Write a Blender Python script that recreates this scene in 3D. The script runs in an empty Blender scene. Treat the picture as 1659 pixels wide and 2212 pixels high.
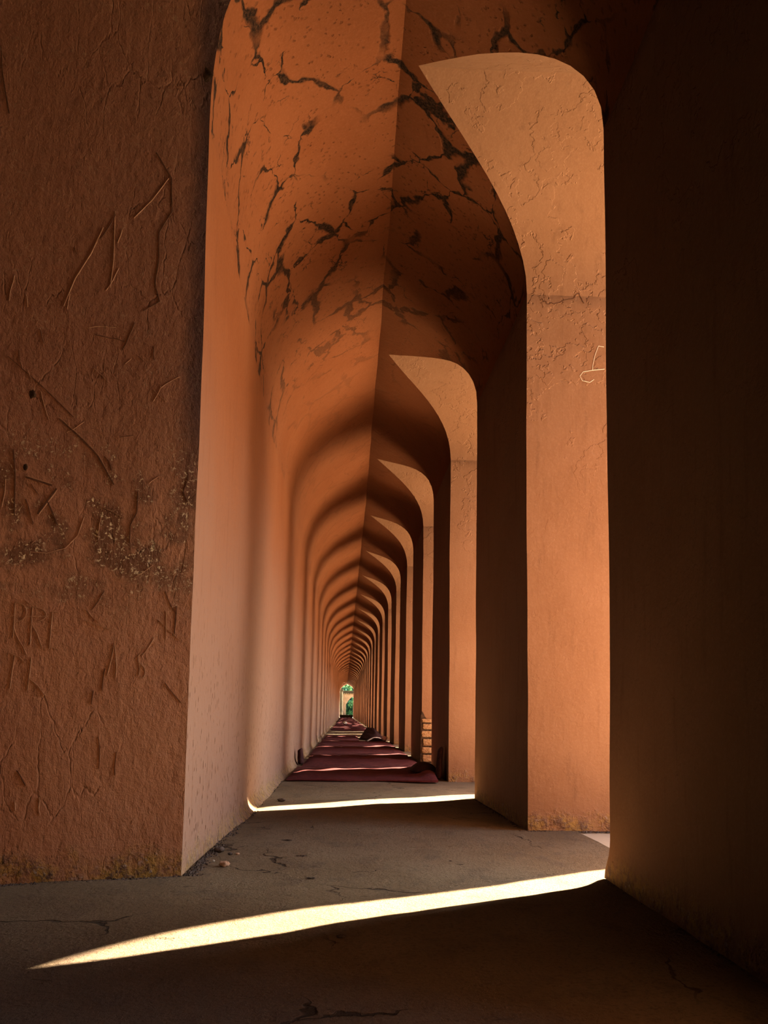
import bpy, bmesh, math, random
from mathutils import Vector, Matrix, noise

S = 0.8            # metres per camera height: the phone is held 0.8 m above the floor
random.seed(7)
sc = bpy.context.scene
COL = sc.collection

# ------------------------------------------------------------------ camera
PX, PY = 830.0, 1365.0           # where the optical axis meets the frame
VPX, VPY = 751.5, 1538.0         # vanishing point of the corridor
VVX, VVY = 1120.0, -17462.0      # vanishing point of the plumb lines
f2 = -((VPX - PX) * (VVX - PX) + (PY - VPY) * (PY - VVY))
FPX = math.sqrt(f2)
F = Vector((VPX - PX, PY - VPY, -FPX)).normalized()
U = Vector((VVX - PX, PY - VVY, -FPX)).normalized()
R = F.cross(U)
cam_d = bpy.data.cameras.new('camera')
cam = bpy.data.objects.new('camera', cam_d)
COL.objects.link(cam)
cam.matrix_world = Matrix.Translation((0, 0, S)) @ Matrix((R, F, U)).to_4x4()
cam_d.sensor_fit = 'VERTICAL'
cam_d.sensor_height = 36.0
cam_d.lens = FPX / 2212.0 * 36.0
cam_d.shift_x = (829.5 - PX) / 2212.0
cam_d.shift_y = (PY - 1106.0) / 2212.0
cam_d.clip_start = 0.02
cam_d.clip_end = 2000
sc.camera = cam

# ------------------------------------------------------------------ light
SUN_SLOPE, SUN_TAN = 0.62, 0.845
world = bpy.data.worlds.new('sky')
sc.world = world
world.use_nodes = True
wn = world.node_tree
wn.nodes.clear()
sky = wn.nodes.new('ShaderNodeTexSky')
sky.sky_type = 'NISHITA'
sky.sun_disc = False
sky.sun_elevation = math.atan(SUN_TAN)
sky.sun_rotation = math.atan2(1.0, SUN_SLOPE)
sky.dust_density = 2.5
sky.ozone_density = 1.0
bg = wn.nodes.new('ShaderNodeBackground')
bg.inputs[1].default_value = 0.12
wo = wn.nodes.new('ShaderNodeOutputWorld')
wn.links.new(sky.outputs[0], bg.inputs[0])
wn.links.new(bg.outputs[0], wo.inputs[0])

sun_d = bpy.data.lights.new('sun', 'SUN')
sun_d.energy = 10.0
sun_d.angle = math.radians(0.6)
sun_d.color = (1.0, 0.83, 0.58)
sun = bpy.data.objects.new('sun', sun_d)
COL.objects.link(sun)
sun.rotation_euler = Vector((-1, -SUN_SLOPE, -SUN_TAN * math.hypot(1, SUN_SLOPE))).to_track_quat('-Z', 'Y').to_euler()
sun.location = (20, 20, 30)

vs = sc.view_settings
vs.view_transform = 'Standard'
vs.look = 'None'
vs.exposure = 3.02
vs.gamma = 1.0
vs.use_curve_mapping = False
sc.cycles.max_bounces = 4
sc.cycles.diffuse_bounces = 1
sc.cycles.use_adaptive_sampling = True
sc.cycles.adaptive_threshold = 0.03
sc.cycles.sample_clamp_indirect = 6.0
sc.cycles.caustics_reflective = False
sc.cycles.caustics_refractive = False


# ------------------------------------------------------------------ materials
class NT:
    def __init__(self, name):
        self.m = bpy.data.materials.new(name)
        self.m.use_nodes = True
        self.t = self.m.node_tree
        self.b = self.t.nodes['Principled BSDF']
        self.b.inputs['Specular IOR Level'].default_value = 0.15
        self.b.inputs['Roughness'].default_value = 0.9
        self.geo = self.n('ShaderNodeNewGeometry')
        self.pos = self.geo.outputs['Position']

    def n(self, typ, **kw):
        nd = self.t.nodes.new(typ)
        for k, v in kw.items():
            setattr(nd, k, v)
        return nd

    def link(self, a, b):
        self.t.links.new(a, b)

    def put(self, sock, v):
        if hasattr(v, 'is_linked'):
            self.link(v, sock)
        else:
            sock.default_value = v

    def scaled(self, vec, s):
        nd = self.n('ShaderNodeMapping')
        self.link(vec, nd.inputs['Vector'])
        nd.inputs['Scale'].default_value = s
        return nd.outputs[0]

    def noise(self, vec, scale, detail=5, rough=0.6, out='Fac', dist=0.0):
        nd = self.n('ShaderNodeTexNoise')
        self.link(vec, nd.inputs['Vector'])
        nd.inputs['Scale'].default_value = scale
        nd.inputs['Detail'].default_value = detail
        nd.inputs['Roughness'].default_value = rough
        nd.inputs['Distortion'].default_value = dist
        return nd.outputs[out]

    def math(self, op, a, b=0.0, c=0.0):
        nd = self.n('ShaderNodeMath', operation=op)
        self.put(nd.inputs[0], a)
        self.put(nd.inputs[1], b)
        self.put(nd.inputs[2], c)
        return nd.outputs[0]

    def rng(self, v, a, b, c=0.0, d=1.0, smooth=True):
        nd = self.n('ShaderNodeMapRange')
        nd.interpolation_type = 'SMOOTHSTEP' if smooth else 'LINEAR'
        self.put(nd.inputs[0], v)
        for i, x in enumerate((a, b, c, d)):
            self.put(nd.inputs[i + 1], x)
        return nd.outputs[0]

    def mix(self, fac, a, b):
        nd = self.n('ShaderNodeMix', data_type='RGBA')
        self.put(nd.inputs['Factor'], fac)
        for s, v in ((nd.inputs[6], a), (nd.inputs[7], b)):
            if isinstance(v, tuple):
                s.default_value = (*v, 1)
            else:
                self.link(v, s)
        return nd.outputs[2]

    def sep(self, v):
        nd = self.n('ShaderNodeSeparateXYZ')
        self.link(v, nd.inputs[0])
        return nd.outputs

    def voro(self, vec, scale, feature='DISTANCE_TO_EDGE'):
        nd = self.n('ShaderNodeTexVoronoi', feature=feature)
        self.link(vec, nd.inputs['Vector'])
        nd.inputs['Scale'].default_value = scale
        return nd.outputs['Distance']

    def warp(self, vec, scale, amt):
        nz = self.noise(vec, scale, 4, 0.6, 'Color')
        sub = self.n('ShaderNodeVectorMath', operation='SUBTRACT')
        self.link(nz, sub.inputs[0])
        sub.inputs[1].default_value = (.5, .5, .5)
        sc_ = self.n('ShaderNodeVectorMath', operation='SCALE')
        self.link(sub.outputs[0], sc_.inputs[0])
        sc_.inputs['Scale'].default_value = amt
        ad = self.n('ShaderNodeVectorMath', operation='ADD')
        self.link(vec, ad.inputs[0])
        self.link(sc_.outputs[0], ad.inputs[1])
        return ad.outputs[0]

    def bump(self, h, strength=0.5, dist=0.02, prev=None):
        nd = self.n('ShaderNodeBump')
        nd.inputs['Strength'].default_value = strength
        nd.inputs['Distance'].default_value = dist
        self.link(h, nd.inputs['Height'])
        if prev is not None:
            self.link(prev, nd.inputs['Normal'])
        return nd.outputs[0]

    def done(self, col, nrm=None):
        self.put(self.b.inputs['Base Color'], col if not isinstance(col, tuple) else (*col, 1))
        if nrm is not None:
            self.link(nrm, self.b.inputs['Normal'])
        return self.m


def plaster(name, base, alt, rough_amt=1.0, cracks=0.0, crack_y=None, flakes=False, chips=0.0, streak=0.5, base_dirt=True, crack_scale=2.3, pink=None, relief=0.0, chips_all=False):
    t = NT(name)
    p = t.pos
    xyz = t.sep(p)
    st = t.scaled(p, (1, 1, 0.12))
    n1 = t.noise(p, 1.1, 6, 0.6)
    n2 = t.noise(st, 14, 5, 0.65)
    n3 = t.noise(p, 60, 4, 0.7)
    n4 = t.noise(p, 9, 6, 0.65)
    col = t.mix(t.rng(n1, .35, .68), base, alt)
    if pink:      # lower part coloured paler pink, standing in for skylight there
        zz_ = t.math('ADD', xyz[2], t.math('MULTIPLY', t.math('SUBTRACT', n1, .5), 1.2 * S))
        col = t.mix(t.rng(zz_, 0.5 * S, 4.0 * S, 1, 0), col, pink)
    col = t.mix(t.math('MULTIPLY', t.rng(n2, .52, .74), streak), col, tuple(c * .62 for c in base))
    col = t.mix(t.math('MULTIPLY', t.rng(n3, .45, .75), .25), col, tuple(min(1, c * 1.35 + .02) for c in alt))
    h = t.math('ADD', t.math('MULTIPLY', n4, 1.0), t.math('MULTIPLY', n3, .22))
    h = t.math('ADD', h, t.math('MULTIPLY', n2, .35))
    nrm = t.bump(h, .55 * rough_amt, .02)
    if relief:    # shallow edges of older plaster coats, mostly high up
        rn = t.noise(t.warp(p, 7, .10), 2.6, 5, .6)
        hi = t.rng(xyz[2], 2.9 * S, 4.4 * S, .12, 1)
        pl = t.math('ADD', t.rng(rn, .50, .515), t.rng(rn, .60, .612))
        nrm = t.bump(t.math('MULTIPLY', t.math('MULTIPLY', pl, hi), relief), .5, .014, nrm)
    if chips:
        w = t.warp(t.scaled(p, (1, 1, .45)), 20, .05)
        v = t.voro(w, 26, 'F1')
        msk = t.math('MULTIPLY', t.rng(v, .14, .30, 1, 0), t.rng(t.noise(p, 3.2, 4), .40, .55))
        low = t.rng(xyz[2], .25 * S, 2.4 * S, 1, .12) if not chips_all else t.rng(xyz[1], 8 * S, 14 * S, 1, .15)
        msk = t.math('MULTIPLY', t.math('MULTIPLY', msk, low), chips)
        col = t.mix(msk, col, tuple(c * .35 for c in base))
        nrm = t.bump(t.math('MULTIPLY', msk, -1.0), .7, .012, nrm)
    if cracks:
        w = t.warp(p, 1.7, .45)
        w = t.warp(w, 18, .035)
        e = t.voro(w, crack_scale)
        width = t.rng(t.noise(p, 3.0, 3), .38, .66, -.004, .105)
        width = t.math('MAXIMUM', width, .0006)
        line = t.math('SUBTRACT', 1.0, t.rng(t.math('DIVIDE', e, width), .35, 1.0))
        e2 = t.voro(t.warp(p, 5, .25), crack_scale * 2.6)
        line2 = t.math('MULTIPLY', t.math('SUBTRACT', 1.0, t.rng(e2, .004, .03)), t.rng(t.noise(p, 4, 4), .54, .62))
        line = t.math('MAXIMUM', line, line2)
        area = t.rng(t.noise(p, 1.3, 3), .38, .50)
        if crack_y:
            area = t.math('MULTIPLY', area, t.rng(xyz[1], crack_y[0] * S, crack_y[1] * S, 1, crack_y[2]))
        line = t.math('MULTIPLY', t.math('MULTIPLY', line, area), cracks)
        rub = t.noise(p, 55, 4, .8)
        col = t.mix(line, col, t.mix(t.rng(rub, .4, .65), (.014, .008, .006), (.085, .040, .020)))
        nrm = t.bump(t.math('MULTIPLY', line, -1.0), 1.0, .03, nrm)
        nrm = t.bump(t.math('MULTIPLY', rub, line), .9, .02, nrm)
    if flakes:
        band = t.math('MULTIPLY', t.rng(xyz[2], 1.45 * S, 1.95 * S), t.rng(xyz[2], 2.3 * S, 2.75 * S, 1, 0))
        fl = t.noise(t.warp(p, 9, .1), 58, 3, .7)
        patch = t.noise(p, 6.5, 5)
        fm = t.math('MULTIPLY', t.math('MULTIPLY', t.rng(fl, .565, .61), t.rng(patch, .47, .58)), t.math('ADD', t.math('MULTIPLY', band, .9), .07))
        dark_mask = t.math('MULTIPLY', t.rng(patch, .42, .6), t.math('MULTIPLY', band, .8))
        col = t.mix(dark_mask, col, (.12, .062, .035))  # soiled band around the flakes
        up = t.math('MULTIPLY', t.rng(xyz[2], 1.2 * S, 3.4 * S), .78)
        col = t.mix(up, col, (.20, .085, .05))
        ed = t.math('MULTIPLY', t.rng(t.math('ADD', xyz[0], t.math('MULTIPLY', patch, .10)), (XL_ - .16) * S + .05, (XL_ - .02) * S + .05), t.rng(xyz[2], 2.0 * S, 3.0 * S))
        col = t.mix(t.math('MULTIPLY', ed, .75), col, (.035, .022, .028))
        col = t.mix(fm, col, (.75, .62, .42))
        gr = t.voro(t.warp(t.scaled(p, (1, 1, .35)), 6, .12), 7)
        gm = t.math('MULTIPLY', t.math('SUBTRACT', 1.0, t.rng(gr, .0, .03)), t.rng(t.noise(p, 2.4, 3), .5, .62))
        nrm = t.bump(t.math('MULTIPLY', gm, -1.0), .45, .012, nrm)
        r2 = t.noise(t.scaled(p, (1, 1, .6)), 21, 6, .7)
        nrm = t.bump(r2, .55, .035, nrm)
    if base_dirt:
        edge = t.noise(p, 7, 5, .7)
        lo = t.rng(t.math('SUBTRACT', xyz[2], t.math('MULTIPLY', edge, .30 * S)), -.10 * S, .05 * S, 1, 0)
        mott = t.noise(p, 24, 5, .75)
        lo = t.math('MULTIPLY', lo, t.rng(t.noise(p, 5.5, 4, .7), .38, .60, .25, 1))
        dcol = t.mix(t.rng(mott, .42, .6), (.50, .33, .07), (.09, .08, .07))
        dcol = t.mix(t.rng(t.noise(p, 35, 3), .60, .68), dcol, (.45, .42, .38))
        col = t.mix(t.math('MULTIPLY', lo, .85 if flakes else .5), col, dcol)
        nrm = t.bump(t.math('MULTIPLY', mott, lo), .8, .035, nrm)
    return t.done(col, nrm)


XL_ = -0.98
M = {}
TERRA = (.255, .130, .071)
TERRA2 = (.285, .150, .086)
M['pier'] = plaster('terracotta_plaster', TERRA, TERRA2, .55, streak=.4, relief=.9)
M['wall'] = plaster('skylight_pink_plaster', (.235, .076, .026), (.26, .090, .034), .6, chips=.8, streak=.3, pink=(.33, .205, .150))
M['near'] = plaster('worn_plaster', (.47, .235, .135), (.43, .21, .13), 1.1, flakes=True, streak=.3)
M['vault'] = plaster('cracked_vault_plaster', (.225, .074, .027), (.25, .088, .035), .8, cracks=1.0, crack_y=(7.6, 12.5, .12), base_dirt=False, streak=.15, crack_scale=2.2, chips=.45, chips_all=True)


def mat_floor():
    t = NT('dusty_floor')
    p = t.pos
    xyz = t.sep(p)
    n1 = t.noise(p, 1.3, 6, .6)
    n2 = t.noise(p, 60, 5, .8)
    n4 = t.noise(p, 22, 5, .75)
    n3 = t.noise(t.scaled(p, (1, .6, 1)), 5, 6, .7)
    col = t.mix(t.rng(n1, .35, .65), (.235, .160, .092), (.285, .205, .128))
    col = t.mix(t.math('MULTIPLY', t.rng(n3, .50, .66), .5), col, (.15, .105, .075))
    # darker brown along the left of the foreground
    d = t.math('ADD', t.math('MULTIPLY', xyz[1], 1.0), t.math('MULTIPLY', xyz[0], .9))
    d = t.math('ADD', d, t.math('MULTIPLY', n1, 1.2))
    dark_mask = t.math('MULTIPLY', t.rng(d, 3.0 * S, 5.6 * S, 1, 0), .55)
    col = t.mix(dark_mask, col, (.13, .085, .062))
    col = t.mix(t.math('MULTIPLY', t.rng(n2, .48, .68), .6), col, (.09, .06, .045))
    e = t.voro(t.warp(t.warp(p, 1.5, .5), 12, .06), .75)
    w = t.rng(t.noise(p, 2.0, 3), .4, .7, .0006, .012)
    cr = t.math('MULTIPLY', t.math('SUBTRACT', 1.0, t.rng(t.math('DIVIDE', e, w), .4, 1)), t.rng(t.noise(p, .8, 2), .47, .56))
    flk = t.math('MULTIPLY', t.rng(t.noise(t.warp(t.scaled(p, (.6, 1.4, 1)), 6, .12), 10, 4, .75), .64, .69), t.rng(n1, .42, .6))
    col = t.mix(t.math('MULTIPLY', cr, .85), col, (.035, .025, .02))
    col = t.mix(t.math('MULTIPLY', flk, .6), col, (.06, .042, .03))
    h = t.math('ADD', t.math('MULTIPLY', n3, .8), t.math('MULTIPLY', n2, .45))
    h = t.math('ADD', h, t.math('MULTIPLY', n4, .5))
    nrm = t.bump(h, 1.0, .03)
    nrm = t.bump(t.math('MULTIPLY', t.math('MAXIMUM', cr, flk), -1.0), .9, .02, nrm)
    return t.done(col, nrm)


def simple(name, a, b, scale=8, bump=.4, dist=.02, stretch=(1, 1, 1), rough=.9):
    t = NT(name)
    v = t.scaled(t.pos, stretch)
    n = t.noise(v, scale, 6, .65)
    t.b.inputs['Roughness'].default_value = rough
    return t.done(t.mix(t.rng(n, .35, .65), a, b), t.bump(n, bump, dist))


M['floor'] = mat_floor()
M['ground'] = simple('dry_ground', (.56, .45, .32), (.64, .52, .38), 1.0)
M['rug'] = simple('dark_red_rug', (.070, .013, .015), (.115, .024, .024), 16, .7, .02)
M['rug_black'] = simple('blackened_rug', (.014, .006, .006), (.035, .010, .010), 12, .7, .03)
M['mat'] = simple('dark_mat', (.028, .012, .012), (.06, .02, .02), 20, .6, .02)
M['stone'] = simple('stone', (.42, .24, .15), (.55, .38, .27), 30, .8, .01)
M['stone_pale'] = simple('pale_stone', (.6, .56, .50), (.7, .66, .6), 30, .8, .01)
M['stone_dark'] = simple('dark_stone', (.05, .04, .036), (.13, .10, .085), 30, .8, .01)
M['crust'] = simple('floor_crust', (.075, .055, .042), (.15, .11, .08), 30, .8, .01)
M['dim_wall'] = simple('bounce_dimmed_plaster', (.05, .026, .018), (.09, .045, .03), 3, .6, .02)  # unseen walls coloured dark to cut bounced light
M['brick'] = simple('bare_brick', (.38, .20, .10), (.52, .31, .16), 22, 1.0, .03)
M['void'] = simple('dark_mortar', (.04, .025, .018), (.09, .05, .03), 30, .8, .02)
M['chalk'] = simple('chalk', (.85, .74, .60), (.9, .82, .7), 40, .3, .005)
M['scratch'] = simple('scratched_plaster', (.40, .21, .125), (.50, .29, .18), 60, .3, .005)
M['groove'] = simple('dark_groove', (.09, .042, .025), (.15, .07, .04), 60, .3, .005)  # dark strokes for cut lines and cracks
M['ruin'] = simple('weathered_stone', (.15, .095, .050), (.21, .14, .08), 1.6, .6, .1)  # stone colour darkened to stand for shade under the far canopy
M['ruin_dark'] = simple('dark_ruin_stone', (.012, .012, .008), (.05, .04, .02), .9, .6, .1)  # very dark stone tone for pillar, cornice and parapet
M['leaf'] = simple('leaf', (.008, .050, .030), (.02, .085, .045), 1.2, .1, .02)  # leaf colour lowered too, carrying the shade of the far garden
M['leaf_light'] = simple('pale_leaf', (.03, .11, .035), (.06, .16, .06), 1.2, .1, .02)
M['bark'] = simple('bark', (.10, .07, .045), (.18, .13, .09), 8, .8, .04)
M['paper'] = simple('scrap', (.8, .76, .66), (.88, .84, .75), 8, .3, .01)


# ------------------------------------------------------------------ helpers
def D(x, y, z, amp=.010):
    """gentle unevenness of hand-laid plaster, the same for every surface at a point"""
    v = noise.noise_vector(Vector((x * .9, y * .9, z * .45)))
    w = noise.noise_vector(Vector((x * 3.1 + 9, y * 3.1, z * 1.9)))
    return Vector((x + v.x * amp * 1.7 + w.x * amp * .5, y + v.y * amp * 1.4 + w.y * amp * .4, z + v.z * amp * .8 + w.z * amp * .3))


def bend(v):
    """the long corridor drifts very slightly to the left in the distance"""
    if v[1] <= 20:
        return v
    return (v[0] - .0042 * (min(v[1], YEND) - 20), v[1], v[2])


def mk(name, verts, faces, mat, parent=None, wob=0.010, sharp=32, smooth=True, mats=None, fm=None):
    me = bpy.data.meshes.new(name)
    if wob:
        verts = [D(*v, wob) for v in verts]
    if parent is None and not any(k in name for k in ('outside', 'gateway', 'pillar')):
        verts = [bend(v) for v in verts]
    me.from_pydata([tuple(c * S for c in v) for v in verts], [], faces)
    me.materials.append(mat)
    for m_ in (mats or []):
        me.materials.append(m_)
    bm = bmesh.new()
    bm.from_mesh(me)
    bmesh.ops.remove_doubles(bm, verts=bm.verts, dist=1e-5)
    bmesh.ops.recalc_face_normals(bm, faces=bm.faces) if smooth != 'keep' else None
    bm.to_mesh(me)
    bm.free()
    if fm:
        for p in me.polygons:
            p.material_index = fm(p)
    if smooth:
        me.shade_smooth()
        me.set_sharp_from_angle(angle=math.radians(sharp))
    o = bpy.data.objects.new(name, me)
    COL.objects.link(o)
    if parent is not None:
        o.parent = parent
    return o


def structure(o):
    o['kind'] = 'structure'
    return o


def thing(o, label, cat, group=None):
    o['label'] = label
    o['category'] = cat
    if group:
        o['group'] = group
    return o


class G:
    """collects vertices and faces"""
    def __init__(self):
        self.v, self.f = [], []

    def grid(self, rows):
        b, n = len(self.v), len(rows[0])
        for r in rows:
            self.v += [tuple(p) for p in r]
        for i in range(len(rows) - 1):
            for j in range(n - 1):
                a = b + i * n + j
                self.f.append((a, a + 1, a + n + 1, a + n))
        return self

    def box(self, x0, x1, y0, y1, z0, z1):
        b = len(self.v)
        self.v += [(x, y, z) for x in (x0, x1) for y in (y0, y1) for z in (z0, z1)]
        for q in ((0, 1, 3, 2), (4, 6, 7, 5), (0, 4, 5, 1), (2, 3, 7, 6), (0, 2, 6, 4), (1, 5, 7, 3)):
            self.f.append(tuple(b + k for k in q))
        return self


def steps(a, b, h):
    n = max(1, int(math.ceil(abs(b - a) / h)))
    return [a + (b - a) * i / n for i in range(n + 1)]


def bez(p0, p1, p2, p3, t):
    s = 1 - t
    return tuple(s ** 3 * a + 3 * s * s * t * b + 3 * s * t * t * c + t ** 3 * d for a, b, c, d in zip(p0, p1, p2, p3))


# ------------------------------------------------------------------ plan of the arcade (units: camera heights)
XL, ZS, ZA, XA = -0.98, 4.85, 6.02, 0.33
YEND = 152.0
XW = -9.0
XO = 4.58                         # outer face of the arcade wall
YEND = 152.0
LY = 5.22                         # where the left wall begins
gaps = [(.15, 2.3), (5.11, 7.32), (10.04, 12.42), (14.95, 17.05), (19.7, 21.8), (24.35, 26.45), (29.0, 31.1), (33.85, 35.95)]
y = 38.8
while y < YEND - 4:
    gaps.append((y + random.uniform(-.12, .12), y + 2.12 + random.uniform(-.05, .12)))
    y += 4.92


def xr(y):
    return 1.49 + .118 * max(0, min(1, (12 - y) / 7.0))


def za(y):          # the ridge stands a little higher over the first bay
    return ZA + .20 * max(0, min(1, (11.5 - y) / 4.0))


def vr(t, y):       # right half of the vault, t = 0 at the ridge, 1 at the springing
    z_ = za(y)
    return bez((XA, z_), (XA + .55, z_ - .33), (xr(y), ZS + .72), (xr(y), ZS), t)


def zsl(y):         # springing of the left side
    return 4.3 + .55 * max(0, min(1, 1 - (y - LY) / 4.0))


def vl(t, y=99):    # left half, t = 0 at the ridge, 1 at the springing; a little squarer where the wall begins
    k = max(0, 1 - max(0, y - LY) / 4.5)
    z_ = za(y)
    p1 = 5.36 + .84 * k
    return bez((XA, z_), (XA - .66 - .27 * k, z_ - .36 + .30 * k), (XL + .01, p1), (XL, zsl(y)), t)


def vr_t(z, y):
    a, b = 0.0, 1.0
    for _ in range(40):
        m = (a + b) / 2
        if vr(m, y)[1] > z:
            a = m
        else:
            b = m
    return (a + b) / 2


def barrel(y0, y1, u):            # u 0..1 across the opening
    m = (y0 + y1) / 2
    ZC = za(m) - .08
    w = (y1 - y0) / 2
    if u <= .5:
        q = bez((y0, ZS), (y0, ZS + .66), (y0 + w * .42, ZC - .33), (m, ZC), u * 2)
    else:
        q = bez((y1, ZS), (y1, ZS + .66), (y1 - w * .42, ZC - .33), (m, ZC), (1 - u) * 2)
    return q


# ------------------------------------------------------------------ floor and ground
g = G()
xs = steps(-9.1, -2.4, .8)[:-1] + steps(-2.4, 2.0, .12)
ys = steps(-4, 14, .12) + steps(14, YEND + 1, 1.0)[1:]
g.grid([[(x, yy, .012 * noise.noise(Vector((x * 1.3, yy * 1.3, 0))) + .004 * noise.noise(Vector((x * 5, yy * 5, 3)))) for x in xs] for yy in ys])
structure(mk('floor', g.v, g.f, M['floor'], wob=0))
g = G()
g.grid([[(x, yy, -.03) for x in [-60, -9.1]] for yy in steps(YEND, 320, 30)])
g.grid([[(x, yy, -.03 + (.02 if x < 2.5 else 0)) for x in [1.9, 5, 20, 80, 300]] for yy in steps(-60, 320, 20)])
g.grid([[(x, yy, -.03) for x in [-9.1, 1.9]] for yy in steps(YEND, 320, 30)])
structure(mk('floor_outside', g.v, g.f, M['ground'], wob=0))

# ------------------------------------------------------------------ left wall
g = G()
zs = [0, .01, .02, .04, .07, .11, .16] + steps(.22, ZS, .16)
def xl(z):
    return XL + .075 * math.exp(-z / .05)
ys = steps(LY, 14, .16) + steps(14, 30, .4)[1:] + steps(30, YEND, 1.0)[1:]
g.grid([[(xl(z) if yy > 8 else XL + (xl(z) - XL) * max(0, (yy - 6.5) / 1.5) * (yy > 6.5), yy, z * (zsl(yy) / ZS if z > 1 else 1 + (zsl(yy) / ZS - 1) * z)) for z in zs] for yy in ys])
# masonry behind the plaster
g.grid([[(XL, yy, ZS), (XL - .03, yy, ZS + .05), (XW, yy, ZS + .05), (XW, yy, 0)] for yy in (LY + .05, YEND)])
far = [(XL, 0), (XL, ZS), (XL - .03, ZS + .05), (XW, ZS + .05), (XW, 0)]
b = len(g.v)
g.v += [(x, YEND, z) for x, z in far]
g.f.append(tuple(range(b, b + 5)))
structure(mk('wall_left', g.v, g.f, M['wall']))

# transverse face of the left wall, which turns towards the viewer
g = G()
rows = []
for z in steps(0, ZS, .1) + [vl(1 - t, LY)[1] for t in steps(0, 1, .05)][1:]:
    if z <= ZS:
        xe = XL
    else:
        a, c = 0.0, 1.0
        for _ in range(40):
            m = (a + c) / 2
            if vl(m, LY)[1] > z:
                a = m
            else:
                c = m
        xe = vl(a, LY)[0]
    rows.append([(xe + (XW - xe) * u ** 2, LY - .30 * min(3.0, abs((XW - xe) * u ** 2)), z) for u in steps(0, 1, .03)])
g.grid(rows)
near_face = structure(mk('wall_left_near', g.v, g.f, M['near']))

# ------------------------------------------------------------------ ceiling: vault, side barrels and the roof above
g = G()
NT_, NJ, NK = 22, 24, 14
yst = [-4.0]
solid = []
prev = -4.0
for (a, b_) in gaps:
    solid.append((prev, a))
    prev = b_
solid.append((prev, YEND))
for (a, b_) in solid:
    g.grid([[(XO, yy, ZS - .03), (XO, yy, 6.6)] for yy in (a, b_)])
    st_ = steps(a, b_, .2 if a < 30 else .8)
    g.grid([[(*[q for q in (vr(t, yy)[0], yy, vr(t, yy)[1])],) for t in steps(0, 1, 1 / NT_)] for yy in st_])
for (a, b_) in gaps:
    cols, bars = [], []
    for u in steps(0, 1, 1 / NJ):
        yy, zb = barrel(a, b_, u)
        tb = vr_t(zb, yy)
        if u in (0, 1):
            tb = 1.0
        cols.append([(vr(tb * k / NT_, yy)[0], yy, vr(tb * k / NT_, yy)[1]) for k in range(NT_ + 1)])
        xg = vr(tb, yy)[0]
        bars.append([(xg + (XO - xg) * k / NK, yy, zb) for k in range(NK + 1)])
    g.grid(cols)
    g.grid(bars)
    # spandrel over the outer arch
    g.grid([[(XO, barrel(a, b_, u)[0], barrel(a, b_, u)[1]), (XO, barrel(a, b_, u)[0], 6.6)] for u in steps(0, 1, 1 / NJ)])
ys = steps(LY, 30, .2) + steps(30, YEND, .8)[1:]
g.grid([[(vl(t, yy)[0], yy, vl(t, yy)[1]) for t in steps(0, 1, 1 / NT_)] for yy in ys])
g.grid([[(x, yy, za(0)) for x in (XA, -1, -2.6, -5, XW)] for yy in steps(-4, LY, .5)])     # near bay opens to the left
g.grid([[(XW, yy, 6.6), (XA, yy, 6.75), (XO, yy, 6.6)] for yy in (-4, 40, 100, YEND)])
# end wall above the far arch
rows = []
pro = [(vl(1 - t)[0], vl(1 - t)[1]) for t in steps(0, 1, .05)] + [vr(t, 150) for t in steps(0, 1, .05)][1:]
g.grid([[(x, YEND, z) for x, z in pro], [(x, YEND, 7.0) for x, z in pro]])
def vault_part(p):
    c = p.center / S
    c.x -= bend((0, c.y, 0))[0]
    if c.x < XA + .1 or c.z > za(c.y) + .02:
        return 0
    return 0 if abs(vr(vr_t(c.z, c.y), c.y)[0] - c.x) < .05 else 1
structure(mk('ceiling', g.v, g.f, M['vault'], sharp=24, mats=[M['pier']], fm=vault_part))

# the enclosure behind the viewer
g = G()
g.grid([[(x, -4.0, z) for x in (XW, -2, 0, 2)] for z in (-.05, 3, 6.7)])
structure(mk('wall_back', g.v, g.f, M['dim_wall']))
g = G()
g.grid([[(XW, yy, z) for yy in steps(-4, LY, 1)] for z in (-.05, 2, 4, 6.7)])
structure(mk('wall_left_recess', g.v, g.f, M['dim_wall']))

# ------------------------------------------------------------------ piers on the right
ORD = ['nearest', 'second', 'third', 'fourth', 'fifth', 'sixth', 'seventh', 'eighth', 'ninth', 'tenth', 'eleventh', 'twelfth',
       'thirteenth', 'fourteenth', 'fifteenth']
ORD += ['sixteenth', 'seventeenth', 'eighteenth', 'nineteenth', 'twentieth', 'twenty-first', 'twenty-second', 'twenty-third',
        'twenty-fourth', 'twenty-fifth', 'twenty-sixth', 'twenty-seventh', 'twenty-eighth', 'twenty-ninth', 'thirtieth', 'thirty-first', 'thirty-second']
SPEC = {
    0: 'plaster pier behind the viewer, past the opening on the right',
    1: 'dark shaded plaster pier filling the right edge of the view',
    2: 'terracotta pier with chalk scrawls on its bright face, beside the nearest dark pier',
    3: 'terracotta pier standing beside the front edge of the red rugs',
    4: 'terracotta pier with bare stone courses showing where the plaster fell off',
}
piers = []
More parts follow.
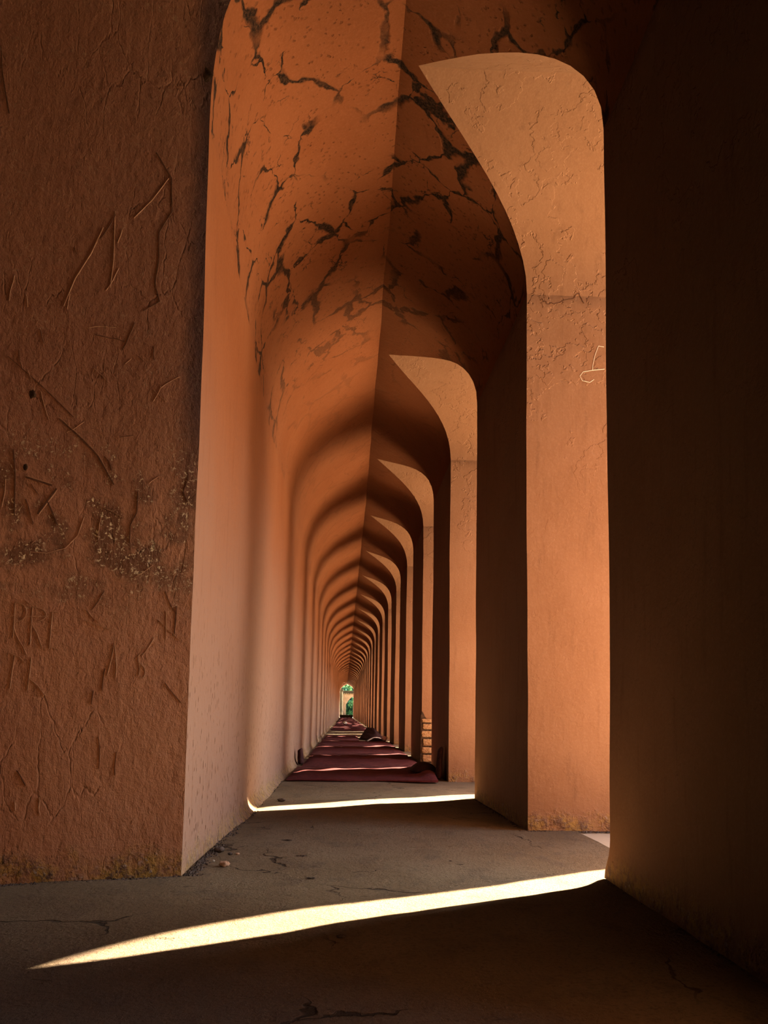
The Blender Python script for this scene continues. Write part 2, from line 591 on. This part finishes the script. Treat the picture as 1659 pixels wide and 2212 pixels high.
for i, (a, b_) in enumerate(solid):
    g = G()
    h = .14 if i < 4 else (.3 if i < 8 else .8)
    zz = steps(0, ZS, h)
    ya = a if i else -4.0
    # perimeter (inner face, two jambs, outer face); walls up to the springing, inset above it
    inner = [(xr(yy), yy) for yy in steps(ya, b_, h)]
    j_far = [(x, b_) for x in steps(xr(b_), XO, h if i < 5 else .8)][1:]
    outer = [(XO, yy) for yy in steps(b_, ya, 1.0)][1:]
    j_near = [(x, ya) for x in steps(XO, xr(ya), h if i < 4 else .8)][1:]
    ring = inner + j_far + outer + j_near
    def foot(x, yy, z):       # the corner of the nearest pier swells at its foot
        if i == 1 and z < .5:
            k_ = math.exp(-(x - xr(b_)) / .45) * math.exp(-((yy - b_) / .5) ** 2) * math.exp(-(z / .13) ** 2)
            return (x, yy + .13 * k_, z)
        return (x, yy, z)
    if i == 1:
        zz = steps(0, .6, .05)[:-1] + steps(.6, ZS, h)
    rows = [[foot(x, yy, z) for x, yy in ring] for z in zz]
    def ins(x, yy):
        return (x + (.03 if x < 2 else 0), min(max(yy, ya + .03), b_ - .03))
    rows.append([(*ins(x, yy), ZS + .06) for x, yy in ring])
    g.grid(rows)
    b0 = len(g.v)
    g.v.append(((xr(ya) + XO) / 2, (ya + b_) / 2, ZS + .06))
    n0 = len(ring) * (len(rows) - 1)
    for q in range(len(ring) - 1):
        g.f.append((n0 + q, n0 + q + 1, b0))
    o = mk('pier', g.v, g.f, M['pier'])
    if i in SPEC:
        lb = SPEC[i]
    elif i <= len(ORD):
        lb = 'terracotta plaster pier, %s of the visible row along the right side' % ORD[i - 1]
    else:
        lb = 'small far plaster pier in the crowded rank close to the corridor end'
    thing(o, lb, 'pier', 'plaster piers along the right side of the corridor')
    piers.append(o)


# ------------------------------------------------------------------ marks on the plaster
def stroke(g, pts, w, frame, th=.006):
    """a raised ribbon along pts (2D) on the plane given by frame(u, v, out)"""
    for (p, q) in zip(pts[:-1], pts[1:]):
        dx, dy = q[0] - p[0], q[1] - p[1]
        L = math.hypot(dx, dy) or 1e-6
        nx, ny = -dy / L * w / 2, dx / L * w / 2
        b = len(g.v)
        for o_ in (-.004, th):
            for (c, s_) in ((p, 1), (p, -1), (q, -1), (q, 1)):
                g.v.append(frame(c[0] + nx * s_, c[1] + ny * s_, o_))
        for f in ((4, 5, 6, 7), (0, 3, 2, 1), (0, 1, 5, 4), (1, 2, 6, 5), (2, 3, 7, 6), (3, 0, 4, 7)):
            g.f.append(tuple(b + k for k in f))


def face_near(u, v, o):      # u = X, v = Z on the transverse left face
    yy = LY - .30 * abs(u - XL)
    p = D(u, yy, v)
    return (p.x, p.y - o, p.z)


def px_near(px, py):
    """picture position of a mark -> its X, Z on the left transverse face"""
    d = Matrix((R, F, U)) @ Vector((px - PX, PY - py, -FPX))
    k = .30
    # LY + k*(X-XL) = t*dy, X = t*dx
    t = (LY - k * XL) / (d.y - k * d.x)
    return (t * d.x, 1 + t * d.z)


def px_y(px, py, yy):
    d = Matrix((R, F, U)) @ Vector((px - PX, PY - py, -FPX))
    t = yy / d.y
    return (t * d.x, 1 + t * d.z)


light, dark = G(), G()
def mark(gr, pts, w=.006):
    w *= .7
    q = [px_near(*p) for p in pts]
    stroke(gr, q, w, face_near, .0035)
def arc(cx, cy, rx, ry, a0, a1, n=10):
    return [(cx + rx * math.cos(math.radians(a0 + (a1 - a0) * i / n)), cy + ry * math.sin(math.radians(a0 + (a1 - a0) * i / n))) for i in range(n + 1)]
# P R E
mark(light, [(31, 1303), (29, 1340), (26, 1378)])
mark(light, [(31, 1303)] + arc(34, 1323, 22, 20, -90, 90) + [(30, 1345)])
mark(light, [(69, 1313), (66, 1350), (63, 1395)])
mark(light, [(69, 1313)] + arc(72, 1329, 27, 16, -90, 90) + [(66, 1347), (78, 1368), (89, 1400)])
mark(light, [(113, 1322), (109, 1360), (105, 1402)])
mark(light, [(113, 1322), (128, 1325)])
mark(light, [(109, 1362), (131, 1366)])
mark(light, [(105, 1398), (124, 1403)])
mark(light, [(16, 1336), (28, 1330)])
mark(light, [(54, 1333), (75, 1333), (101, 1333)], .009)
# I N and the loose strokes beside them
mark(light, [(30, 1415), (24, 1455), (20, 1488)])
mark(light, [(19, 1411), (40, 1420), (52, 1432)])
mark(light, [(61, 1466), (78, 1480), (96, 1503)])
mark(light, [(66, 1420), (58, 1492)])
# A S
mark(light, [(248, 1390), (241, 1425), (231, 1460)])
mark(light, [(248, 1390), (252, 1440), (250, 1466)])
mark(light, [(238, 1424), (251, 1430)])
mark(light, arc(307, 1424, 8, 12, -60, -270, 8) + arc(306, 1452, 8, 14, -90, 120, 8))
mark(light, [(183, 1341), (240, 1361)])
# carved angle above
mark(dark, [(55, 1032), (112, 1049)], .014)
mark(light, [(55, 1029), (112, 1046)])
mark(dark, [(122, 1056), (80, 1112)], .014)
mark(light, [(124, 1058), (82, 1114)])
mark(dark, [(102, 1085), (114, 1110), (124, 1136)], .010)
mark(dark, [(30, 972), (33, 1030), (31, 1115)], .007)
# the long scratch and its arc
mark(dark, [(130, 905), (180, 950), (212, 985), (232, 1022), (247, 1048)], .009)
mark(light, [(132, 903), (182, 948), (214, 983), (234, 1020)], .004)
mark(light, [(64, 1194), (100, 1197), (140, 1186), (168, 1158), (182, 1118)], .006)
# wandering cracks
mark(dark, [(299, 1063), (297, 1110), (283, 1135), (281, 1175)], .006)
mark(dark, [(408, 1030), (396, 1062), (406, 1084)], .007)
mark(dark, [(382, 1310), (380, 1345), (378, 1370)], .006)
mark(dark, [(340, 330), (372, 385), (372, 455), (344, 500), (344, 560), (336, 610), (345, 650), (310, 670)], .007)
mark(dark, [(4, 112), (6, 160), (20, 245)], .008)
mark(dark, [(160, 900), (95, 835), (20, 770)], .004)
mark(light, [(225, 490), (200, 545), (165, 600), (140, 660)], .006)
mark(light, [(250, 455), (248, 560), (240, 620)], .005)
mark(light, [(365, 385), (330, 430), (290, 470)], .004)
for _ in range(60):
    x0, y0 = random.uniform(5, 400), random.uniform(480, 1750)
    a_ = random.gauss(math.pi / 2, .35 if y0 > 1400 else .9)
    L = random.uniform(15, 70)
    pts = [(x0, y0)]
    for k in range(4):
        a_ += random.gauss(0, .12)
        pts.append((pts[-1][0] + math.cos(a_) * L / 4, pts[-1][1] + math.sin(a_) * L / 4))
    if max(p[0] for p in pts) < 395 and min(p[0] for p in pts) > 2:
        mark(light if random.random() < .45 else dark, pts, random.choice((.0025, .003, .004)))
o = mk('scratched_lettering', light.v, light.f, M['scratch'], parent=near_face, wob=0, smooth=False)
o = mk('carved_groove', dark.v, dark.f, M['groove'], parent=near_face, wob=0, smooth=False)


def blob(name, c, r, mat, parent=None, seed=0, rough=.35, sub=3, box=0.0, wobf=1.6):
    bm = bmesh.new()
    bmesh.ops.create_icosphere(bm, subdivisions=sub, radius=1)
    for v in bm.verts:
        if box:
            v.co = v.co.lerp(v.co / max(abs(q) for q in v.co), box)
        n_ = noise.noise(v.co * wobf + Vector((seed * 3.7, seed, 0))) * rough + noise.noise(v.co * wobf * 2.7 + Vector((seed, 5, 1))) * rough * .4
        v.co = v.co * (1 + n_)
        v.co = Vector((v.co.x * r[0], v.co.y * r[1], v.co.z * r[2]))
    me = bpy.data.meshes.new(name)
    c = bend(c)
    for v in bm.verts:
        v.co = (v.co + Vector(c)) * S
    bm.to_mesh(me)
    bm.free()
    me.materials.append(mat)
    me.shade_smooth()
    me.set_sharp_from_angle(angle=math.radians(40))
    o = bpy.data.objects.new(name, me)
    COL.objects.link(o)
    if parent is not None:
        o.parent = parent
    return o


# small knocked-out holes in the near face
for (hx, hy, rr) in ((70, 851, .026), (53, 1010, .018), (443, 160, .05)):
    q = px_near(hx, hy)
    p = face_near(q[0], q[1], 0)
    blob('plaster_hole', (p[0], p[1] + .002, p[2]), (rr, .006, rr * 1.1), M['void'], near_face, hx, .3)

# chalk on the bright jamb of the second pier
Y2 = gaps[1][1]
def face_jamb(u, v, o, yy=Y2):
    p = D(u, yy, v)
    return (p.x, p.y - o, p.z)
def jmark(name, mat, pts, w=.008, yy=Y2):
    g_ = G()
    stroke(g_, [px_y(*p, yy) for p in pts], w, lambda u, v, o: face_jamb(u, v, o, yy), .003)
    mk(name, g_.v, g_.f, M[mat], parent=piers[2], wob=0, smooth=False)
def wig(pts, n=6, a=3):
    out = []
    for p, q in zip(pts[:-1], pts[1:]):
        for i in range(n):
            t = i / n
            out.append((p[0] + (q[0] - p[0]) * t + random.uniform(-a, a), p[1] + (q[1] - p[1]) * t + random.uniform(-a, a)))
    return out + [pts[-1]]
jmark('chalk_mark', 'chalk', [(1304, 750), (1292, 748), (1284, 768), (1279, 788), (1278, 800), (1258, 803), (1251, 812), (1256, 822), (1272, 826), (1281, 820)], .004)
jmark('chalk_mark', 'chalk', [(1278, 800), (1304, 798)], .005)
jmark('chalk_mark', 'chalk', [(1302, 246), (1272, 292)], .004)
jmark('chalk_mark', 'chalk', [(1281, 268), (1298, 274)], .004)
jmark('chalk_mark', 'chalk', [(1110, 378), (1111, 405)], .005)
jmark('chalk_mark', 'chalk', [(1108, 410), (1111, 430)], .007)
jmark('chalk_mark', 'chalk', [(1208, 552), (1210, 562)], .007)
for pts, w_, a_ in (([(1180, 480), (1166, 490), (1162, 530), (1155, 545)], .006, 1.5), ([(1168, 645), (1180, 655), (1200, 655), (1235, 645), (1250, 635), (1262, 655)], .006, 2),
                    ([(1160, 243), (1145, 265), (1120, 290)], .007, 2), ([(1250, 225), (1235, 250), (1243, 300), (1262, 320)], .006, 2),
                    ([(1213, 437), (1225, 462), (1238, 448), (1256, 448)], .007, 2), ([(1240, 575), (1240, 610), (1252, 635)], .004, 2)):
    jmark('crack', 'groove', wig(pts, 4, a_), w_)
for (hx, hy, rr) in ((1069, 199, .018), (1111, 354, .018)):
    q = px_y(hx, hy, Y2)
    p = face_jamb(q[0], q[1], 0)
    blob('plaster_hole', (p[0], p[1] + .002, p[2]), (rr, .006, rr * 1.3), M['void'], piers[2], hx, .3)

# bare stone courses on the fourth pier
Y4 = gaps[3][1]
bw = piers[4]
xi = xr(Y4)
g = G()
prof = [(xi - .012, 0), (xi - .012, .95), (xi + .02, 1.04), (xi + .08, .92), (xi + .16, .83), (xi + .24, .74), (xi + .36, .70), (xi + .36, 0)]
n_ = len(prof)
g.v = [(x, Y4 - .02, z) for x, z in prof] + [(x, Y4 + .05, z) for x, z in prof]
g.f = [tuple(range(n_)), tuple(range(2 * n_ - 1, n_ - 1, -1))] + [(k, (k + 1) % n_, n_ + (k + 1) % n_, n_ + k) for k in range(n_)]
mk('mortar_patch', g.v, g.f, M['void'], parent=bw, wob=0, smooth=False)
zc = .02
for k, hgt in enumerate((.15, .13, .15, .14, .12, .08)):
    xo = xi + .04 + random.uniform(-.02, .02)
    blob('bare_stone', (xo + .09, Y4 - .01, zc + hgt / 2), (.105, .035, hgt * .46), M['brick'], bw, k + 3, .12, 4, box=.8, wobf=2.2)
    blob('bare_stone', (xo + .30, Y4 - .01, zc + hgt / 2), (.085, .03, hgt * .45), M['brick'], bw, k + 13, .12, 4, box=.8, wobf=2.2)
    zc += hgt + .02


# ------------------------------------------------------------------ rugs
def rug(x0, x1, y0, y1, h, seed, label, curl=0.0, mat='rug', lift=0.0, up_right=0.0):
    g = G()
    nx, ny = 40, max(12, int((y1 - y0) / .12))
    top, bot = [], []
    for i in range(ny + 1):
        v = i / ny
        rt, rb = [], []
        for j in range(nx + 1):
            u = j / nx
            x = x0 + (x1 - x0) * u
            yy = y0 + (y1 - y0) * v
            yy += .14 * noise.noise(Vector((x * 1.2, seed, v * 2)))
            z = h + .9 * h * noise.noise(Vector((x * 2.2, yy * 3.0, seed)))
            z += .7 * h * max(0, noise.noise(Vector((x * .8, yy * 7.0, seed + 4))))
            z += curl * max(0, (u - .82) / .18) ** 2 * (1 if v < .5 else .4)
            z += up_right * max(0, (u - .9) / .1) ** 1.6 * math.exp(-((v - .2) / .12) ** 2)
            e = min(1, min(u, 1 - u) * 14, min(v, 1 - v) * ny / 2.0)
            z = .018 + lift + max(.012, z * (.35 + .65 * e))
            rt.append((x, yy, z))
            rb.append((x, yy, .016 if not curl and not up_right else max(.016, z - .05)))
        top.append(rt)
        bot.append(rb)
    g.grid(top)
    g.grid(bot)
    g.grid([[top[i][0], bot[i][0]] for i in range(ny + 1)])
    g.grid([[top[i][-1], bot[i][-1]] for i in range(ny + 1)])
    g.grid([top[0], bot[0]])
    g.grid([top[-1], bot[-1]])
    o = mk('rug', g.v, g.f, M[mat], wob=0, sharp=50)
    return thing(o, label, 'rug', 'red rugs laid along the corridor floor')


rug(-.86, 1.31, 12.15, 14.9, .034, 1, 'dark red rug lying nearest, its front edge crossing the bare floor', curl=.05, up_right=.20)
rug(-.80, 1.36, 15.0, 18.9, .038, 2, 'rumpled red rug just behind the front rug, beside the bare stone pier', curl=.03)
rug(-.84, 1.38, 19.2, 23.6, .030, 3, 'red rug in the third place back from the front edge')
rug(-.82, 1.38, 23.9, 28.15, .030, 4, 'red rug lying just in front of the heap of dark rugs')
rug(-.82, .44, 29.0, 34.4, .035, 5, 'red rug lying to the left of the heap of dark rugs')
names = ['red rug just beyond the bare stretch of floor behind the dark heap', 'second red rug beyond the bare stretch of floor',
         'third red rug beyond the bare stretch of floor']
y = 45.0
k = 0
while y < 137:
    L = min(random.uniform(7, 10), 145.6 - y)
    lb = names[k] if k < 3 else 'small distant red rug, %s beyond the bare stretch of floor' % ORD[k]
    rug(-.84 + random.uniform(0, .1), 1.36 - random.uniform(0, .15), y, y + L - .5, .035, 10 + k, lb)
    y += L
    k += 1


def heap(name, cx, cy, rx, ry, h, seed, label, mat, z0=.02):
    g = G()
    rows = []
    n, m = 30, 40
    rows = []
    for i in range(n + 1):
        rr = i / n
        row = []
        for j in range(m + 1):
            a = 2 * math.pi * (j % m) / m
            prof_ = max(0.0, 1 - rr ** 2.2)
            k_ = 1 + .22 * noise.noise(Vector((math.cos(a) * 1.2, math.sin(a) * 1.2, seed)))
            x = cx + math.cos(a) * rx * rr * k_
            yy = cy + math.sin(a) * ry * rr * k_
            f_ = noise.noise(Vector((x * 3.2, yy * 1.6, seed))) * .35 + abs(noise.noise(Vector((x * 5 + yy, yy * 2, seed + 2)))) * .35
            z = z0 + h * prof_ * (.85 + f_)
            row.append((x, yy, z))
        rows.append(row)
    g.grid(rows)
    o = mk(name, g.v, g.f, M[mat], wob=0, sharp=60)
    return thing(o, label, 'rug heap')


heap('rug_heap', .93, 31.6, .44, 1.7, .40, 3, 'dark crumpled heap of rugs piled against the right piers', 'rug_black', .03)
heap('rug_heap', .98, 29.0, .34, .6, .16, 8, 'low dark fold of rugs spilling in front of the tall heap', 'rug_black')


def standing_mat(x, yy, w, d, h, lean, seed, label):
    g = G()
    rows = []
    for i in range(15):
        v = i / 14
        row = []
        for j in range(25):
            a = 2 * math.pi * (j % 24) / 24
            k_ = (1 - .25 * v) * (1 + .12 * noise.noise(Vector((math.cos(a), math.sin(a), v * 3 + seed))))
            e = .75 if i in (0, 14) else 1
            row.append((x + lean * v + math.cos(a) * w / 2 * k_ * e, yy + math.sin(a) * d / 2 * k_ * e, .02 + h * v + .02 * math.cos(a) * v))
        rows.append(row)
    g.grid(rows)
    b = len(g.v)
    g.v += [(x + lean, yy, .02 + h * 1.0), (x, yy, .02)]
    for j in range(24):
        g.f.append((14 * 25 + j, 14 * 25 + j + 1, b))
        g.f.append((j + 1, j, b + 1))
    o = mk('rolled_mat', g.v, g.f, M['mat'], wob=0, sharp=60)
    return thing(o, label, 'mat')


standing_mat(-.86, 15.9, .12, .3, .28, -.02, 1, 'dark rolled mat standing upright against the left wall')
standing_mat(1.38, 12.75, .10, .34, .46, .03, 2, 'tall dark rolled mat standing upright against the third right pier')
heap('rug_heap', 1.22, 13.4, .22, .55, .15, 14, 'black crumpled rug end bunched at the foot of the third right pier', 'rug_black', .10)

# white scrap far down the corridor
thing(blob('paper_scrap', (-.02, 61, .21), (.17, .2, .11), M['paper'], None, 4, .3), 'small white crumpled scrap on the distant red rugs', 'scrap')
thing(blob('cloth_scrap', (1.22, 27.2, .165), (.09, .25, .085), simple('pink_cloth', (.75, .35, .32), (.8, .45, .4), 14), None, 9, .4),
      'small pink bundle of cloth beside the foot of a right pier, before the dark heap', 'cloth')


# ------------------------------------------------------------------ stones and crumbs on the floor
def floor_at(px, py):
    d = Matrix((R, F, U)) @ Vector((px - PX, PY - py, -FPX))
    t = -1 / d.z
    return t * d.x, t * d.y


def pebble(px, py, w, label, mat='stone', hk=.45, cat='stone', seed=None, rough=.30, wf=1.6):
    x, yy = floor_at(px, py)
    r = w / 2 / FPX * yy
    return thing(blob('pebble', (x, yy, r * hk * .85), (r, r * .8, r * hk), M[mat], None, seed or px, rough, 3, wobf=wf), label, cat, 'loose stones on the floor')


pebble(485, 1872, 22, 'brown pebble with a pale end on the floor near the left wall corner', hk=.6)
pebble(461, 1862, 6, 'tiny white pebble left of the brown two-tone pebble', 'stone_pale', .8)
pebble(474, 1841, 22, 'dark clod of grit against the foot of the left wall', 'stone_dark', .55)
pebble(497, 1847, 10, 'small dark crumb between the dark clod and a pale crumb', 'stone_dark', .6)
pebble(513, 1847, 8, 'small pale brown crumb right of the dark clod at the left wall', 'stone', .7)
pebble(608, 1731, 16, 'dark lump on the floor just behind the second sunlit stripe', 'stone_dark', .45)
pebble(737, 2025, 20, 'flat dark fragment lying in the shade before the sunlit stripe', 'stone_dark', .3)
pebble(973, 1862, 6, 'tiny dark pebble on the dusty floor right of the middle', 'stone_dark', .6)
pebble(620, 1816, 18, 'broken dark crust piece nearest the second stripe, left of the middle', 'crust', .16, rough=.9, wf=2.6)
pebble(650, 1851, 22, 'broken dark crust piece in front of the other crust piece', 'crust', .16, rough=.9, wf=2.6)
pebble(672, 1897, 16, 'dark crust fragment furthest forward before the first sunlit stripe', 'crust', .16, rough=.9, wf=2.6)

# gritty crumble along the wall feet: uncountable
g = G()
def crumb(x, yy, r):
    b = len(g.v)
    pts = [(1, 0, 0), (-1, 0, 0), (0, 1, 0), (0, -1, 0), (0, 0, 1)]
    for p in pts:
        g.v.append((x + p[0] * r * random.uniform(.6, 1.3), yy + p[1] * r * random.uniform(.6, 1.3), -.003 + p[2] * r * random.uniform(.5, 1)))
    for f in ((0, 2, 4), (2, 1, 4), (1, 3, 4), (3, 0, 4), (0, 3, 1, 2)):
        g.f.append(tuple(b + k for k in f))
for _ in range(1500):
    yy = LY + random.random() ** 1.5 * 7
    crumb(XL + abs(random.gauss(0, .035)) + .01, yy, random.uniform(.004, .018))
for _ in range(700):
    u = random.random() * 1.6
    crumb(XL - u, LY - .3 * u - abs(random.gauss(0, .02)) - .01, random.uniform(.004, .016))
for _ in range(350):
    crumb(random.uniform(1.5, 2.7), Y2 - abs(random.gauss(0, .02)) - .008, random.uniform(.004, .014))
for _ in range(500):
    crumb(xr(8) - abs(random.gauss(0, .02)) - .005, random.uniform(gaps[1][1], gaps[2][0]), random.uniform(.004, .014))
for _ in range(300):
    crumb(xr(4) - abs(random.gauss(0, .02)) - .005, random.uniform(2.4, gaps[1][0]), random.uniform(.003, .009))
o = mk('wall_foot_crumble', g.v, g.f, M['stone_dark'], wob=0, smooth=False)
o['kind'] = 'stuff'
thing(o, 'dark gritty plaster crumble scattered along the feet of the walls', 'rubble')

# ------------------------------------------------------------------ beyond the far arch
g = G()
g.box(-.86, 1.36, YEND - 6, YEND - 5.2, .01, .42)
g.box(-.88, 1.38, YEND - 6.1, YEND - 5.1, .42, .50)
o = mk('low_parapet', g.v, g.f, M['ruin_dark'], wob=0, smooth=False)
thing(o, 'low dark stone parapet closing the far end of the corridor', 'parapet')

YR = 172.0
rt = bpy.data.objects.new('ruined_gateway', None)
COL.objects.link(rt)
rt.location = (1.2 * S, YR * S, 0)
thing(rt, 'weathered tan stone gateway with a cusped arch seen through the far arch', 'gateway')
ax, aw, azs, azc = 1.0, 1.42, 2.6, 4.15
def rel(g_):
    g_.v = [(x - 1.2, yy - YR, z) for x, yy, z in g_.v]
    return g_
arch = []
for i in range(33):
    u = i / 32
    s_ = -1 + 2 * u
    zz_ = azs + (azc - azs) * (1 - abs(s_) ** 1.7)
    zz_ -= .09 * abs(math.sin(u * math.pi * 7))
    arch.append((ax + aw * s_, zz_))
g = G()
for yy in (YR, YR + 1.2):
    g.grid([[(x, yy, z) for x, z in arch], [(x, yy, 5.1) for x, z in arch]])
    g.grid([[(-1.16, yy, z) for z in (0, 2.6, 5.1)], [(ax - aw, yy, z) for z in (0, azs, 5.1)]])
    g.grid([[(ax + aw, yy, z) for z in (0, azs, 5.1)], [(5.5, yy, z) for z in (0, 2.6, 5.1)]])
g.grid([[(x, yy, z) for x, z in arch] for yy in (YR, YR + 1.2)])
for x in (-1.16, ax - aw, ax + aw, 5.5):
    g.grid([[(x, yy, z) for z in (0, azs if abs(x - ax) < aw + .1 else 5.1)] for yy in (YR, YR + 1.2)])
g.grid([[(x, yy, 5.1) for x in (-1.16, 5.5)] for yy in (YR, YR + 1.2)])
rel(g)
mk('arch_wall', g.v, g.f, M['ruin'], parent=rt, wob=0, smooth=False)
g = G()
g.box(-1.25, 5.7, YR - .35, YR + 1.4, 5.1, 5.35)
g.box(-1.15, 5.6, YR - .18, YR + 1.3, 4.9, 5.1)
for k in range(16):
    g.box(-1.0 + k * .42, -.84 + k * .42, YR - .3, YR, 4.62, 4.9)
rel(g)
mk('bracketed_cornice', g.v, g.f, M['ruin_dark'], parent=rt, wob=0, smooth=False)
g = G()
g.box(-1.12, ax - aw + .04, YR - .12, YR, 0, .5)
g.box(-1.0, -.88, YR - .1, YR, .5, 4.6)
g.box(-1.12, 5.5, YR - .9, YR, -.05, .14)
rel(g)
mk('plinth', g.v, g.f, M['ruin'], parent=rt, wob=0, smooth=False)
g = G()
rows = []
for z in steps(0, 5.4, .3):
    rows.append([(-1.45 + .42 * math.cos(a) * (1 + .04 * math.sin(z * 5)), 166 + .48 * math.sin(a), z) for a in steps(0, 2 * math.pi, math.pi / 4)])
g.grid(rows)
g.box(-2.3, -.95, 165.4, 166.7, 5.1, 5.5)
g.box(-2.2, -1.05, 165.4, 166.6, 0, .4)
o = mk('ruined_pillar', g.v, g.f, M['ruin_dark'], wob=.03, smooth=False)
thing(o, 'dark stone pillar at the left of the far arch view', 'pillar')


def tree(x, yy, h, rad, seed, label, n=2600, light=.3):
    rnd = random.Random(seed)
    root = bpy.data.objects.new('tree', None)
    COL.objects.link(root)
    root.location = (x * S, yy * S, 0)
    thing(root, label, 'tree', 'trees beyond the far arch')
    g = G()
    rows = [[(.25 * (1 - .5 * z / h) * math.cos(a) + .2 * math.sin(z), .25 * (1 - .5 * z / h) * math.sin(a), z) for a in steps(0, 2 * math.pi, math.pi / 4)] for z in steps(-.05, h * .7, .5)]
    g.grid(rows)
    mk('trunk', g.v, g.f, M['bark'], parent=root, wob=0)
    for nm, m_, cnt in (('foliage', 'leaf', int(n * (1 - light))), ('pale_foliage', 'leaf_light', int(n * light))):  # two leaf tones scattered at random
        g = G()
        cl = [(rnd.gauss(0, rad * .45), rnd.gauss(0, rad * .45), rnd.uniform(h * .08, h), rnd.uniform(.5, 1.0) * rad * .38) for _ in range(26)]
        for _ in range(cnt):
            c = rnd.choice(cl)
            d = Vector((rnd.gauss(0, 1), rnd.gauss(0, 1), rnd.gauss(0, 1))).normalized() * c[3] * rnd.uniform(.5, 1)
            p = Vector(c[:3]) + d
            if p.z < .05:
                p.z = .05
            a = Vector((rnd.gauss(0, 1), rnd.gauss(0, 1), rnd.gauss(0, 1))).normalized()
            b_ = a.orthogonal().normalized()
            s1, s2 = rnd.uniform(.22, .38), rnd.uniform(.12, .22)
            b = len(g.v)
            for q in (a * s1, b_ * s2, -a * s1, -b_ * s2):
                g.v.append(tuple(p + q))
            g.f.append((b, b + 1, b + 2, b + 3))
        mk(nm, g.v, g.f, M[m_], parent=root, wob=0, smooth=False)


tree(-3.2, 196, 10.0, 3.6, 1, 'tall leafy tree rising over the left of the stone gateway', 9000, .35)
tree(1.6, 184, 4.6, 2.4, 2, 'bushy green tree filling the cusped arch of the gateway', 6500, .35)
tree(3.0, 207, 9.5, 3.6, 3, 'tall dark green tree behind the right half of the gateway', 9000, .2)
